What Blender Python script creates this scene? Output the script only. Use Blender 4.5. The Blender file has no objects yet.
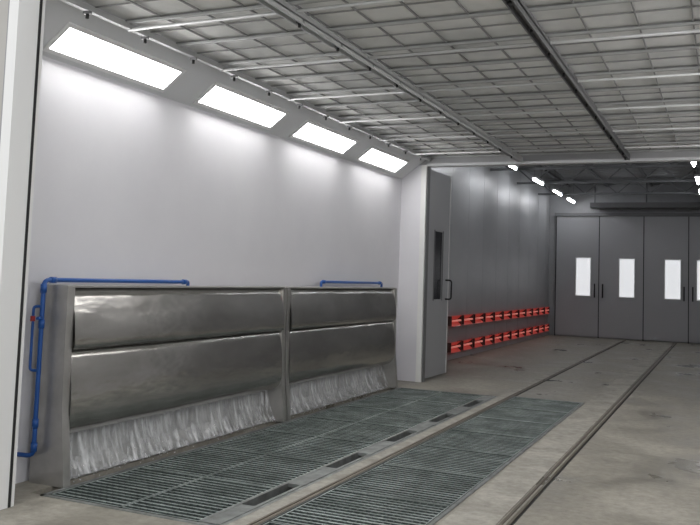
import bpy, bmesh, math, random
from mathutils import Vector, Matrix
random.seed(4)
S=bpy.context.scene
try:
    S.view_settings.view_transform='Standard'; S.view_settings.look='None'; S.view_settings.exposure=.2
except Exception: pass

# ---------------- materials ----------------
def mat(name,col,rough=.6,metal=0.,noise=None,bump=None,spec=.5,emit=None):
    m=bpy.data.materials.new(name); m.use_nodes=True; nt=m.node_tree; b=nt.nodes['Principled BSDF']
    b.inputs['Base Color'].default_value=(*col,1); b.inputs['Roughness'].default_value=rough; b.inputs['Metallic'].default_value=metal
    b.inputs['Specular IOR Level'].default_value=spec
    if noise or bump:
        tc=nt.nodes.new('ShaderNodeTexCoord'); mp=nt.nodes.new('ShaderNodeMapping'); nt.links.new(tc.outputs['Object'],mp.inputs[0])
        mp.inputs['Scale'].default_value=(noise or bump).get('sc',(1,1,1))
        n=nt.nodes.new('ShaderNodeTexNoise'); n.inputs['Scale'].default_value=(noise or bump)['s']; n.inputs['Detail'].default_value=6; n.inputs['Roughness'].default_value=.6
        nt.links.new(mp.outputs[0],n.inputs['Vector'])
        if noise:
            r=nt.nodes.new('ShaderNodeValToRGB'); r.color_ramp.elements[0].position=noise.get('a',.35); r.color_ramp.elements[1].position=noise.get('b',.65)
            r.color_ramp.elements[0].color=(*noise['c0'],1); r.color_ramp.elements[1].color=(*col,1)
            nt.links.new(n.outputs['Fac'],r.inputs[0]); last=r.outputs[0]
            if 'fine' in noise:   # fine speckle multiplied over the large-scale stains
                n3=nt.nodes.new('ShaderNodeTexNoise'); n3.inputs['Scale'].default_value=noise['fine']; n3.inputs['Detail'].default_value=8; n3.inputs['Roughness'].default_value=.7
                nt.links.new(mp.outputs[0],n3.inputs['Vector'])
                m3=nt.nodes.new('ShaderNodeMapRange'); m3.inputs[1].default_value=.3; m3.inputs[2].default_value=.7; m3.inputs[3].default_value=.72; m3.inputs[4].default_value=1.2
                nt.links.new(n3.outputs['Fac'],m3.inputs[0])
                mx=nt.nodes.new('ShaderNodeVectorMath'); mx.operation='SCALE'; nt.links.new(last,mx.inputs[0]); nt.links.new(m3.outputs[0],mx.inputs['Scale']); last=mx.outputs[0]
            nt.links.new(last,b.inputs['Base Color'])
            if 'alpha' in noise:
                ma=nt.nodes.new('ShaderNodeMapRange'); ma.inputs[1].default_value=.38; ma.inputs[2].default_value=.68; ma.inputs[3].default_value=noise['alpha'][0]; ma.inputs[4].default_value=noise['alpha'][1]
                nt.links.new(n.outputs['Fac'],ma.inputs[0]); nt.links.new(ma.outputs[0],b.inputs['Alpha'])
            if 'r0' in noise:
                mr=nt.nodes.new('ShaderNodeMapRange'); mr.inputs[1].default_value=.35; mr.inputs[2].default_value=.6; mr.inputs[3].default_value=noise['r0']; mr.inputs[4].default_value=rough
                nt.links.new(n.outputs['Fac'],mr.inputs[0]); nt.links.new(mr.outputs[0],b.inputs['Roughness'])
        if bump:
            n2=nt.nodes.new('ShaderNodeTexNoise'); n2.inputs['Scale'].default_value=bump['s']; n2.inputs['Detail'].default_value=3
            nt.links.new(mp.outputs[0],n2.inputs['Vector'])
            bp=nt.nodes.new('ShaderNodeBump'); bp.inputs['Strength'].default_value=bump['k']; bp.inputs['Distance'].default_value=bump.get('d',.02)
            nt.links.new(n2.outputs['Fac'],bp.inputs['Height']); nt.links.new(bp.outputs[0],b.inputs['Normal'])
    if emit:
        b.inputs['Emission Color'].default_value=(*emit[0],1); b.inputs['Emission Strength'].default_value=emit[1]
    return m
M_wall=mat('white_booth_panel',(.76,.755,.785),.42,noise=dict(s=.8,c0=(.71,.705,.74)),bump=dict(s=1.2,k=.08))
M_fascia=mat('fascia_white',(.66,.67,.68),.5)
M_trim=mat('trim_white',(.80,.80,.79),.5)
M_header=mat('header_grey',(.42,.42,.43),.5)
M_front=mat('front_wall_grey',(.45,.435,.41),.6,noise=dict(s=2,c0=(.40,.385,.36)))
M_black=mat('black_rubber',(.015,.015,.015),.7)
M_grey=mat('grey_panel',(.36,.365,.375),.36,noise=dict(s=1.1,c0=(.32,.325,.335)),bump=dict(s=1.0,k=.06))
M_door=mat('grey_door',(.40,.405,.42),.4)
M_doorfr=mat('door_frame_dark',(.16,.16,.165),.5)
M_seam=mat('panel_seam',(.30,.30,.31),.5)
M_conc=mat('concrete',(.38,.358,.305),.68,noise=dict(s=1.1,c0=(.195,.18,.145),a=.33,b=.62,r0=.26,fine=14),bump=dict(s=22,k=.2,d=.01))
M_curb=mat('concrete_curb',(.44,.42,.37),.7,noise=dict(s=3,c0=(.30,.285,.245),fine=14),bump=dict(s=20,k=.2,d=.01))
M_pit=mat('pit_shade',(.012,.015,.014),.5)  # near-black colour stands for the shade down in the pits
M_galv=mat('galvanised_bar_lit_top',(.52,.58,.56),.4,.35,noise=dict(s=3,c0=(.24,.28,.265),a=.38,b=.62,fine=25))  # bright copy of the bar steel for lit tops; noise is wear
M_galvd=mat('galvanised_bar_shaded',(.10,.125,.118),.5,.5,noise=dict(s=6,c0=(.06,.075,.07)))  # darker copy of the bar steel, shade put into its colour
M_steelplate=mat('steel_strip',(.33,.35,.34),.45,.6,noise=dict(s=8,c0=(.2,.21,.2)))
M_rail=mat('rail_steel',(.16,.135,.105),.45,.6)
M_ss=mat('stainless_sheet',(.52,.51,.48),.2,.88,noise=dict(s=1.5,sc=(1,1,2.5),c0=(.40,.39,.365)),bump=dict(s=1.6,k=.4,d=.04))
M_ss2=mat('stainless_frame',(.48,.47,.45),.36,.7,noise=dict(s=4,c0=(.38,.37,.35)))
M_wet=mat('wet_backplate',(.66,.66,.65),.25,.0,noise=dict(s=4,sc=(1,1.6,.3),c0=(.36,.36,.35),a=.36,b=.66))
M_water=mat('water_spray_white',(.88,.89,.91),.2)
M_sheet=mat('water_sheet',(.86,.87,.88),.12,0,noise=dict(s=14,sc=(1,1.6,.22),c0=(.75,.76,.77),alpha=(.04,.75)))
M_blue=mat('blue_pipe',(.012,.085,.33),.35)
M_redv=mat('valve_red',(.4,.03,.03),.4)
M_filter=mat('ceiling_filter',(.84,.84,.82),.9,noise=dict(s=1.3,c0=(.66,.67,.66),a=.35,b=.6))
M_bar=mat('ceiling_bar',(.54,.55,.55),.45,.2)
M_wire=mat('ceiling_rib_dark',(.34,.34,.34),.5,.1)
M_barl=mat('ceiling_pipe_light',(.68,.69,.69),.4,.2)
M_bard=mat('ceiling_beam_dark',(.20,.20,.205),.45,.4)
M_lampbox=mat('lamp_box_white',(.8,.8,.8),.4)
M_glow=mat('light_diffuser',(.9,.9,.9),.4,emit=((1,.985,.97),13))
M_tube=mat('tube_glow',(.9,.9,.9),.4,emit=((.95,.97,1),34))
M_heat=mat('heater_reflector_red',(.50,.07,.055),.4,emit=((1,.08,.06),.10))
M_hot=mat('heater_tube',(.8,.30,.26),.4,emit=((1,.30,.24),.28))
M_heatbox=mat('heater_housing',(.10,.045,.04),.4,.2)
M_glass=mat('frosted_daylight_glass',(.8,.8,.8),.3,emit=((.95,.97,1),.55))
M_darkglass=mat('dark_glass',(.02,.02,.025),.15)
M_truss=mat('truss_steel',(.17,.175,.18),.5,.4)
M_roof=mat('roof_sheet',(.34,.35,.36),.6)
M_duct=mat('dark_duct',(.12,.122,.125),.5)

# ---------------- mesh helpers ----------------
class B:
    def __init__(s): s.bm=bmesh.new(); s.mats=[]
    def mi(s,m):
        if m not in s.mats: s.mats.append(m)
        return s.mats.index(m)
    def box(s,x0,x1,y0,y1,z0,z1,m):
        v=[s.bm.verts.new((x,y,z)) for x in (x0,x1) for y in (y0,y1) for z in (z0,z1)]
        i=s.mi(m)
        for f in ((0,1,3,2),(4,6,7,5),(0,4,5,1),(2,3,7,6),(0,2,6,4),(1,5,7,3)):
            fc=s.bm.faces.new([v[k] for k in f]); fc.material_index=i
        return s
    def cyl(s,a,b,r,m,n=10,caps=True):
        a=Vector(a); b=Vector(b); d=(b-a).normalized(); u=d.orthogonal().normalized(); w=d.cross(u); i=s.mi(m)
        R=[[s.bm.verts.new(p+u*math.cos(2*math.pi*k/n)*r+w*math.sin(2*math.pi*k/n)*r) for k in range(n)] for p in (a,b)]
        for k in range(n):
            f=s.bm.faces.new((R[0][k],R[0][(k+1)%n],R[1][(k+1)%n],R[1][k])); f.material_index=i; f.smooth=True
        if caps:
            for q in (R[0][::-1],R[1]): s.bm.faces.new(q).material_index=i
        return s
    def beam(s,a,b,w,h,m):
        a=Vector(a); b=Vector(b); d=(b-a).normalized(); up=Vector((0,0,1)) if abs(d.z)<.9 else Vector((0,1,0))
        u=d.cross(up).normalized()*w/2; v=u.cross(d).normalized()*h/2; i=s.mi(m)
        P=[[s.bm.verts.new(p+q) for q in (-u-v,u-v,u+v,-u+v)] for p in (a,b)]
        for k in range(4):
            s.bm.faces.new((P[0][k],P[0][(k+1)%4],P[1][(k+1)%4],P[1][k])).material_index=i
        s.bm.faces.new(P[0][::-1]).material_index=i; s.bm.faces.new(P[1]).material_index=i
        return s
    def prof(s,pts,y0,y1,m,smooth=True,seg=1):
        i=s.mi(m); rows=[]
        for k in range(seg+1):
            y=y0+(y1-y0)*k/seg; rows.append([s.bm.verts.new((p[0],y,p[1])) for p in pts])
        for r0,r1 in zip(rows,rows[1:]):
            for k in range(len(pts)-1):
                f=s.bm.faces.new((r0[k],r1[k],r1[k+1],r0[k+1])); f.material_index=i; f.smooth=smooth
        return s
    def poly(s,pts,m):
        f=s.bm.faces.new([s.bm.verts.new(p) for p in pts]); f.material_index=s.mi(m); return s
    def obj(s,name,parent=None,bevel=0):
        bmesh.ops.recalc_face_normals(s.bm,faces=s.bm.faces)
        me=bpy.data.meshes.new(name); s.bm.to_mesh(me); s.bm.free()
        for m in s.mats: me.materials.append(m)
        o=bpy.data.objects.new(name,me); bpy.context.collection.objects.link(o)
        if parent: o.parent=parent
        if bevel:
            md=o.modifiers.new('bevel','BEVEL'); md.width=bevel; md.segments=2; md.limit_method='ANGLE'
        return o
def empty(name,loc=(0,0,0)):
    e=bpy.data.objects.new(name,None); bpy.context.collection.objects.link(e); return e
def tube(name,pts,r,m,parent=None):
    cu=bpy.data.curves.new(name,'CURVE'); cu.dimensions='3D'; cu.bevel_depth=r; cu.bevel_resolution=4; cu.use_fill_caps=True
    sp=cu.splines.new('POLY')
    P=[Vector(p) for p in pts]; Q=[P[0]]
    for a,b,c in zip(P,P[1:],P[2:]):
        k=min(.05,(b-a).length*.4,(c-b).length*.4)
        p0=b+(a-b).normalized()*k; p1=b+(c-b).normalized()*k
        for t in (0,.25,.5,.75,1): Q.append(p0*(1-t)**2+b*2*t*(1-t)+p1*t*t)
    Q.append(P[-1]); sp.points.add(len(Q)-1)
    for i,q in enumerate(Q): sp.points[i].co=(*q,1)
    cu.materials.append(m); o=bpy.data.objects.new(name,cu); bpy.context.collection.objects.link(o)
    if parent: o.parent=parent
    return o

XL=-4.45; XR=.75; Y0=4.0; Y1=11.7; ZC=3.3
FX=-4.77; FR=1.3; YB=25.0; ZF=4.45

# ---------------- floor ----------------
b=B()
xs=[-9,-4.2,-2.72,-2.55,-1.64,7]; ys=[-5,3.6,4.3,10.9,11.05,26]
for i in range(5):
    for j in range(5):
        if i==1 and j==2: continue
        if i==3 and j in (1,2,3): continue
        b.box(xs[i],xs[i+1],ys[j],ys[j+1],-.6,0,M_conc)
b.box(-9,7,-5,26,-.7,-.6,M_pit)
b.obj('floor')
b=B(); b.box(-4.195,-2.725,4.305,10.895,-.14,-.12,M_pit).box(-2.545,-1.645,3.605,11.045,-.14,-.12,M_pit); b.obj('pit_shade_sheet')  # near-black sheets below the gratings paint the pit shade
b=B(); b.box(-1.60,-1.29,3.0,24.7,0,.006,M_curb); b.obj('concrete_curb_strip')
b=B(); b.box(-2.70,-2.60,3.0,24.7,0,.006,M_curb); b.obj('concrete_curb_strip')
for x in (-2.545,-1.22):
    b=B(); b.box(x-.010,x+.010,2.8,24.6,0,.010,M_rail).box(x+.010,x+.024,2.8,24.6,0,.002,M_black).box(x-.055,x-.035,2.8,24.6,0,.006,M_rail)
    b.obj('floor_rail')

# ---------------- gratings ----------------
def grating(x0,x1,y0,y1,npan):
    b=B()
    L=(y1-y0)/npan
    for k in range(npan):
        a=y0+k*L+.008; c=y0+(k+1)*L-.008
        for (p,q,r_,s_) in ((x0,x1,a,a+.008),(x0,x1,c-.008,c),(x0,x0+.008,a,c),(x1-.008,x1,a,c)):
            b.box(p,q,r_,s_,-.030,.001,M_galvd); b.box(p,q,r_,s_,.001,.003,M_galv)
        # bearing bars across the pit: shade painted into dark flanks, worn top edge painted lit
        n=int(round((c-a)/.062))
        for i in range(1,n):
            y=a+(c-a)*i/n+random.uniform(-.003,.003); w=.0068 if i%2 else .0048
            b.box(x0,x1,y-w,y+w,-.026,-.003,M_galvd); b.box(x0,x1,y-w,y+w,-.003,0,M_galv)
        n=int((x1-x0)/.05)
        for i in range(1,n):
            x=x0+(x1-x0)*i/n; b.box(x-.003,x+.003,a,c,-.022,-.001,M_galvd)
    return b.obj('floor_grating')
grating(-4.05,-3.48,4.33,10.88,7)
grating(-3.47,-2.89,4.33,10.88,7)
grating(-2.52,-1.67,3.63,11.02,8)
b=B()
b.box(-2.882,-2.86,4.335,10.87,-.05,.008,M_steelplate); b.box(-2.76,-2.735,4.335,10.87,-.05,.008,M_steelplate)
y=4.335
for c in (5.1,6.35,7.6,8.85,10.1):
    b.box(-2.86,-2.76,y,c-.32,-.02,.006,M_steelplate); y=c+.32
b.box(-2.86,-2.76,y,10.87,-.02,.006,M_steelplate)
b.obj('slotted_steel_channel')
b=B()
for x0,x1,y0,y1 in ((-4.09,-2.7,4.28,10.92),(-2.56,-1.63,3.58,11.07)):
    w=.028
    b.box(x0,x0+w,y0,y1,-.05,.007,M_steelplate).box(x1-w,x1,y0,y1,-.05,.007,M_steelplate).box(x0,x1,y0,y0+w,-.05,.007,M_steelplate).box(x0,x1,y1-w,y1,-.05,.007,M_steelplate)
b.obj('grating_frame')

# ---------------- booth shell (wall + sloped fascia in one) ----------------
b=B(); b.box(XL-.1,XL,Y0,Y1,0,3.0,M_wall)
b.prof([(XL,3.0),(-4.05,3.3),(-4.05,3.36),(XL-.1,3.06),(XL-.1,3.0),(XL,3.0)],Y0,Y1,M_fascia,False)
b.obj('wall_left')
b=B(); b.box(XR,XR+.1,Y0,Y1,0,3.0,M_wall)
b.prof([(XR,3.0),(XR-.4,3.3),(XR-.4,3.36),(XR+.1,3.06),(XR+.1,3.0),(XR,3.0)],Y0,Y1,M_fascia,False)
b.obj('wall_right')
b=B(); b.box(-9,-4.07,Y1,Y1+.1,0,3.2,M_wall).box(XR-.3,7,Y1,Y1+.1,0,3.2,M_wall).box(-9,7,Y1,Y1+.1,3.2,4.5,M_header); b.obj('wall_end')
b=B(); b.box(-4.13,-4.05,Y1-.03,Y1+.13,0,3.2,M_trim).box(-4.05,XR-.3,Y1-.03,Y1+.13,3.18,3.22,M_fascia).box(-4.045,-4.03,Y1,Y1+.1,0,3.18,M_doorfr); b.obj('trim_1')
J=-.06
b=B(); b.box(-9,-4.03+J,3.82,Y0,0,4.2,M_front).box(.45,7,3.82,Y0,0,4.2,M_front).box(-4.03+J,.45,3.82,Y0,3.52,4.2,M_front); b.obj('wall_front')
b=B(); b.box(-4.07+J,-4.03+J,3.80,3.82,0,3.52,M_trim).box(-4.03+J,-3.99+J,3.80,4.02,0,3.52,M_trim).box(-3.99+J,-3.985+J,3.97,3.99,0,3.52,M_black).box(-4.09+J,-4.07+J,3.81,3.82,0,3.52,M_seam); b.obj('trim_2')

# ---------------- light boxes ----------------
def lightbox(yc,side):
    L=.66
    p=(lambda x,z:(x,z)) if side<0 else (lambda x,z:(XR+XL-x,z))
    b=B()
    n=Vector((.6,-.8))
    def pt(s,off):
        x=XL+.8*s+n.x*off; z=3.0+.6*s+n.y*off; return p(x,z)
    s0,s1=.085,.31
    def quadbar(sa,sb,ya,yb,o0,o1,m):
        A=[pt(sa,o0),pt(sb,o0),pt(sb,o1),pt(sa,o1)]
        v=[[b.bm.verts.new((q[0],y,q[1])) for q in A] for y in (ya,yb)]
        i=b.mi(m)
        for k in range(4): b.bm.faces.new((v[0][k],v[0][(k+1)%4],v[1][(k+1)%4],v[1][k])).material_index=i
        b.bm.faces.new(v[0]).material_index=i; b.bm.faces.new(v[1][::-1]).material_index=i
    w=.035
    quadbar(s0-w,s0,yc-L-w,yc+L+w,.002,.016,M_lampbox); quadbar(s1,s1+w,yc-L-w,yc+L+w,.002,.016,M_lampbox)
    quadbar(s0,s1,yc-L-w,yc-L,.002,.016,M_lampbox); quadbar(s0,s1,yc+L,yc+L+w,.002,.016,M_lampbox)
    quadbar(s0,s1,yc-L,yc+L,.002,.009,M_glow)
    b.obj('recessed_light_fixture')
for yc in (5.06,6.90,8.73,10.56):
    lightbox(yc,-1); lightbox(yc,1)

# ---------------- ceiling ----------------
b=B(); b.box(-4.04,XR-.41,Y0,Y1-.01,3.33,3.36,M_filter); b.obj('ceiling')
b=B()
xs=[-4.05+ i*.35 for i in range(1,13)]
for x in xs: b.box(x-.005,x+.005,Y0,Y1,3.312,3.325,M_wire)
y=4.15
while y<Y1:
    b.box(-4.03,XR-.42,y-.014,y+.014,3.295,3.31,M_bar)
    b.box(-4.03,XR-.42,y+.014,y+.02,3.295,3.33,M_wire)
    b.box(-4.03,XR-.42,y+.31-.004,y+.31+.004,3.315,3.325,M_wire)
    y+=.62
y=4.77
while y<Y1:
    b.cyl((-4.03,y+.05,3.265),(XR-.42,y+.05,3.265),.013,M_barl,8)
    y+=1.24
for x in (-2.65,):
    b.box(x-.03,x-.022,Y0,Y1,3.20,3.28,M_bar).box(x+.022,x+.03,Y0,Y1,3.20,3.28,M_bar).box(x-.03,x+.03,Y0,Y1,3.235,3.245,M_bar)
for x in (-1.2,.25):
    b.box(x-.030,x-.020,Y0,Y1,3.195,3.28,M_bard).box(x+.020,x+.030,Y0,Y1,3.195,3.28,M_bard).box(x-.030,x+.030,Y0,Y1,3.235,3.25,M_bard)
b.box(-4.03,-3.99,Y0,Y1,3.26,3.30,M_bar)
for x in (-3.95,-2.65,-1.2):
    y=4.3
    while y<Y1-.1:
        b.box(x-.03,x+.03,y-.012,y+.012,3.215,3.235,M_bard); b.cyl((x,y,3.185),(x,y,3.215),.012,M_black,6); y+=.62
b.obj('ceiling_filter_grid')

# ---------------- water wash units ----------------
H=1.35
def unit(ya,yb):
    root=empty('water_wash_panel_unit')
    yi0=ya+.07; yi1=yb-.07
    b=B()
    b.box(XL+.02,XL+.04,yi0,yi1,0,.75,M_wet)
    b.prof([(-4.405,.10),(-4.36,.03),(-4.30,.012),(-4.20,.010)],yi0,yi1,M_wet); b.obj('back_plate',root)
    b=B()
    top=[(-4.36,H),(-4.20,H),(-4.185,H-.015)]+[(-4.185+.05*math.sin(math.pi*.5*t/8),H-.015-.37*t/8) for t in range(1,9)]+[(-4.140,H-.41),(-4.155,H-.425),(-4.18,H-.425)]
    b.prof(top,yi0,yi1,M_ss,True,12); b.obj('upper_curtain_sheet',root)
    b=B()
    low=[(-4.235,.92),(-4.19,.915),(-4.175,.90)]+[(-4.175+.035*math.sin(math.pi*.6*t/10),.90-.46*t/10) for t in range(1,11)]+[(-4.155,.40),(-4.18,.36),(-4.22,.33),(-4.27,.31)]
    b.prof(low,yi0,yi1,M_ss,True,12); b.obj('lower_curtain_sheet',root)
    b=B()
    P=[(-4.41,H+.015),(-4.16,H+.015),(-4.16,.95),(-4.15,.5),(-4.10,.0),(-4.41,0)]
    for p in ([ya,yi0],[yi1,yb]):
        b.prof(P+[P[0]],p[0],p[1],M_ss2,False)
        for y in p: b.poly([(q[0],y,q[1]) for q in P],M_ss2)
    b.box(-4.40,-4.17,ya+.01,yb-.01,H+.005,H+.022,M_ss2)
    b.box(-4.40,-4.36,yi0,yi1,.7,H,M_ss2)
    b.obj('support_frame',root,.004)
    # rippled translucent sheet of falling water
    b=B(); i=b.mi(M_sheet); rows=[]
    ny=220; nz=8; ph=[random.uniform(0,6.28) for _ in range(6)]
    for a in range(ny+1):
        y=yi0+.01+(yi1-yi0-.02)*a/ny; row=[]
        rip=sum(math.sin(y*k+ph[j])*c for j,(k,c) in enumerate(((5,.35),(11,.3),(23,.25),(41,.2),(67,.15),(97,.1))))
        for t in range(nz+1):
            u=t/nz; row.append(b.bm.verts.new((-4.29+.10*u*u+rip*.018*(.3+u),y,.33-.31*u)))
        rows.append(row)
    for r0,r1 in zip(rows,rows[1:]):
        for t in range(nz):
            fc=b.bm.faces.new((r0[t],r1[t],r1[t+1],r0[t+1])); fc.material_index=i; fc.smooth=True
    for k in range(90):   # splash droplets at the foot
        y=random.uniform(yi0+.05,yi1-.05); x=-4.19+random.random()**2*.08; z=.010+random.random()**3*.05; r_=random.uniform(.003,.006)
        b.cyl((x,y,z),(x+random.uniform(-.01,.01),y+random.uniform(-.01,.01),z+r_),r_*.6,M_water,5)
    b.obj('falling_water',root)
    return root
unit(4.5,7.68); unit(7.70,10.88)

# ---------------- blue pipes ----------------
r=empty('blue_water_pipe')
PX,PY,PZ=-4.325,4.44,1.405
tube('riser',[(XL,PY-.02,.20),(PX,PY,.20),(PX,PY,PZ),(PX,6.15,PZ),(PX,6.15,H+.02)],.016,M_blue,r)
b=B()
for z in (PZ-.06,1.10,.42,.26): b.cyl((PX,PY,z-.03),(PX,PY,z+.03),.022,M_blue,12)
b.cyl((PX,4.5,PZ),(PX,4.55,PZ),.022,M_blue,12).cyl((PX,6.07,PZ),(PX,6.12,PZ),.022,M_blue,12)
b.cyl((PX,PY,1.14),(PX+.02,PY-.06,1.14),.012,M_blue,8).box(PX-.035,PX-.005,PY-.07,PY-.055,1.12,1.155,M_redv)
b.obj('pipe_sockets',r)
tube('side_branch',[(PX,PY,1.22),(PX-.05,PY-.03,1.22),(PX-.05,PY-.03,.78),(PX,PY,.78)],.010,M_blue,r)
r=empty('blue_water_pipe')
tube('top_run',[(-4.34,8.85,H+.02),(-4.34,8.85,1.43),(-4.34,10.75,1.43),(-4.34,10.75,H+.02)],.016,M_blue,r)
b=B(); b.cyl((-4.34,8.89,1.43),(-4.34,8.95,1.43),.022,M_blue,12).cyl((-4.34,10.65,1.43),(-4.34,10.71,1.43),.022,M_blue,12); b.obj('pipe_sockets',r)

# ---------------- next room ----------------
b=B(); b.box(FX-.1,FX,Y1+.1,YB,0,ZF,M_grey); b.obj('wall_next_room_left')
b=B()
y=13.0
while y<YB: b.box(FX,FX+.002,y-.003,y+.003,.1,ZF,M_seam); y+=1.15
b.obj('trim_3')
b=B(); b.box(FR,FR+.1,Y1+.1,YB,0,ZF,M_grey); b.obj('wall_next_room_right')
b=B(); b.box(FX-.1,FR+.1,YB,YB+.1,0,ZF,M_grey); b.obj('wall_back')
b=B(); b.box(FX,FX+.02,Y1+.1,YB,0,.1,M_door); b.obj('baseboard_next_room')
b=B()
b.box(FX,FR,Y1+.1,YB,ZF,ZF+.08,M_roof)
y=12.
while y<YB: b.box(FX,FR,y,y+.12,ZF-.03,ZF,M_roof); y+=.3
b.obj('ceiling_next_room')
edges=[-4.55,-3.32,-2.10,-.92,.25]; winx=[-3.76,-2.55,-1.33,-.5]
for i in range(4):
    r=empty('door_%d'%(i+1)); x0,x1=edges[i]+.012,edges[i+1]-.012; wx=winx[i]; w=.2; ya,yb_=YB-.07,YB-.01
    b=B()
    b.box(x0,wx-w,ya,yb_,.03,3.5,M_door).box(wx+w,x1,ya,yb_,.03,3.5,M_door).box(wx-w,wx+w,ya,yb_,.03,1.2,M_door).box(wx-w,wx+w,ya,yb_,2.28,3.5,M_door)
    b.obj('leaf',r)
    b=B(); f=.025
    b.box(wx-w-f,wx-w,ya-.02,ya,1.2-f,2.28+f,M_trim).box(wx+w,wx+w+f,ya-.02,ya,1.2-f,2.28+f,M_trim).box(wx-w,wx+w,ya-.02,ya,1.2-f,1.2,M_trim).box(wx-w,wx+w,ya-.02,ya,2.28,2.28+f,M_trim)
    b.obj('window_surround',r)
    b=B(); b.box(wx-w,wx+w,ya+.02,ya+.03,1.2,2.28,M_glass); b.obj('window_pane',r)
    hx=x1-.10 if i in (0,2) else x0+.10
    b=B(); b.cyl((hx,ya-.06,1.15),(hx,ya-.06,1.55),.018,M_black).cyl((hx,ya,1.18),(hx,ya-.06,1.18),.014,M_black).cyl((hx,ya,1.52),(hx,ya-.06,1.52),.014,M_black); b.obj('handle',r)
b=B()
for e in edges: b.box(e-.012,e+.012,YB-.075,YB-.005,0,3.52,M_black)
b.box(-4.6,.3,YB-.12,YB-.005,3.5,3.6,M_doorfr); b.obj('trim_4')
b=B(); b.box(-3.5,.9,YB-.75,YB-.2,3.70,3.84,M_duct)
x=-3.4
while x<.9: b.cyl((x,YB-.5,3.84),(x,YB-.5,ZF),.02,M_truss,6); x+=1.4
b.obj('overhead_duct')
r=empty('door_5')
y0,y1=Y1+.16,12.92; xa,xb=-4.12,-4.07; wc=12.4; w=.2
b=B(); b.box(xa,xb,y0,wc-w,.03,3.17,M_door).box(xa,xb,wc+w,y1,.03,3.17,M_door).box(xa,xb,wc-w,wc+w,.03,1.2,M_door).box(xa,xb,wc-w,wc+w,2.25,3.17,M_door)
b.box(xa-.01,xb+.006,y1,y1+.03,.03,3.17,M_trim); b.obj('leaf',r)
b=B(); b.box(xa+.01,xb-.01,wc-w,wc+w,1.2,2.25,M_darkglass); b.obj('window_pane',r)
b=B(); f=.02
b.box(xb,xb+.01,wc-w-f,wc-w,1.2-f,2.25+f,M_doorfr).box(xb,xb+.01,wc+w,wc+w+f,1.2-f,2.25+f,M_doorfr); b.obj('window_surround',r)
tube('handle',[(xb,12.8,1.2),(xb+.10,12.8,1.2),(xb+.10,12.8,1.5),(xb,12.8,1.5)],.013,M_black,r)

# heaters
for z in (.74,.25):
    r=empty('infrared_heater_row')
    b=B(); b.box(FX+.01,FX+.05,15.0,24.7,z-.03,z+.03,M_heatbox); b.obj('mounting_rail',r)
    for i in range(12):
        ya=15.05+i*.805; yb_=ya+.62
        b=B()
        b.prof([(FX+.05,z-.075),(FX+.14,z-.10),(FX+.05,z-.02),(FX+.05,z+.02),(FX+.14,z+.10),(FX+.05,z+.075)],ya,yb_,M_heat,False)
        b.box(FX+.05,FX+.13,ya-.02,ya,z-.09,z+.09,M_heatbox).box(FX+.05,FX+.13,yb_,yb_+.02,z-.09,z+.09,M_heatbox)
        b.cyl((FX+.11,ya,z),(FX+.11,yb_,z),.02,M_hot,8)
        b.obj('heater_lamp_%d'%(i+1),r)

# roof trusses
for y in (13.2,15.4,18.0,20.6,23.2):
    b=B(); z0,z1=3.98,4.35
    b.beam((FX+.02,y,z0),(FR-.02,y,z0),.05,.05,M_truss).beam((FX+.02,y,z1),(FR-.02,y,z1),.05,.05,M_truss)
    x=FX+.03; k=0
    while x<FR-.45:
        b.beam((x,y,z0 if k%2 else z1),(x+.42,y,z1 if k%2 else z0),.03,.03,M_truss); x+=.42; k+=1
    b.obj('roof_truss')
b=B()
for x in (-4.2,-3.1,-1.9,-.7,.5): b.box(x-.03,x+.03,Y1+.12,YB-.02,4.36,4.42,M_truss)
b.obj('roof_purlins')
for x,ys_ in ((-4.0,(14.0,16.7,19.5,22.0,24.1)),(-.55,(14.0,16.8,19.7,22.2))):
    for y in ys_:
        b=B(); b.box(x-.05,x+.05,y-.52,y+.52,3.90,3.95,M_lampbox).cyl((x,y-.5,3.875),(x,y+.5,3.875),.022,M_tube,10)
        b.cyl((x,y-.4,3.95),(x,y-.4,ZF),.006,M_truss,5).cyl((x,y+.4,3.95),(x,y+.4,ZF),.006,M_truss,5)
        b.obj('fluorescent_lamp')

# ---------------- added fill light behind the camera ----------------
def area(name,loc,rot,sx,sy,e,col=(1,.98,.95)):
    l=bpy.data.lights.new(name,'AREA'); l.shape='RECTANGLE'; l.size=sx; l.size_y=sy; l.energy=e; l.color=col
    o=bpy.data.objects.new(name,l); o.location=loc; o.rotation_euler=rot; bpy.context.collection.objects.link(o)
area('added_fill_light',(-1.8,-1.5,4.6),(math.radians(35),0,0),4,1.2,110)  # unseen area light added to brighten the booth from the front

w=bpy.data.worlds.new('world'); S.world=w; w.use_nodes=True; w.node_tree.nodes['Background'].inputs[0].default_value=(.95,.97,1,1); w.node_tree.nodes['Background'].inputs[1].default_value=.9

# ---------------- camera ----------------
f=833.1
Yv=Vector((375,-75,-f)).normalized(); Xv=-Vector((-1850,3,-f)).normalized(); Xv=(Xv-Yv*Xv.dot(Yv)).normalized(); Zv=Xv.cross(Yv)
R=Matrix((Xv,Yv,Zv)).to_4x4()
cd=bpy.data.cameras.new('camera'); cd.sensor_width=36; cd.lens=f/700*36; cd.shift_y=-47.5/700; cd.clip_start=.05
co=bpy.data.objects.new('camera',cd); co.matrix_world=Matrix.Translation((0,0,1.5))@R
bpy.context.collection.objects.link(co); S.camera=co
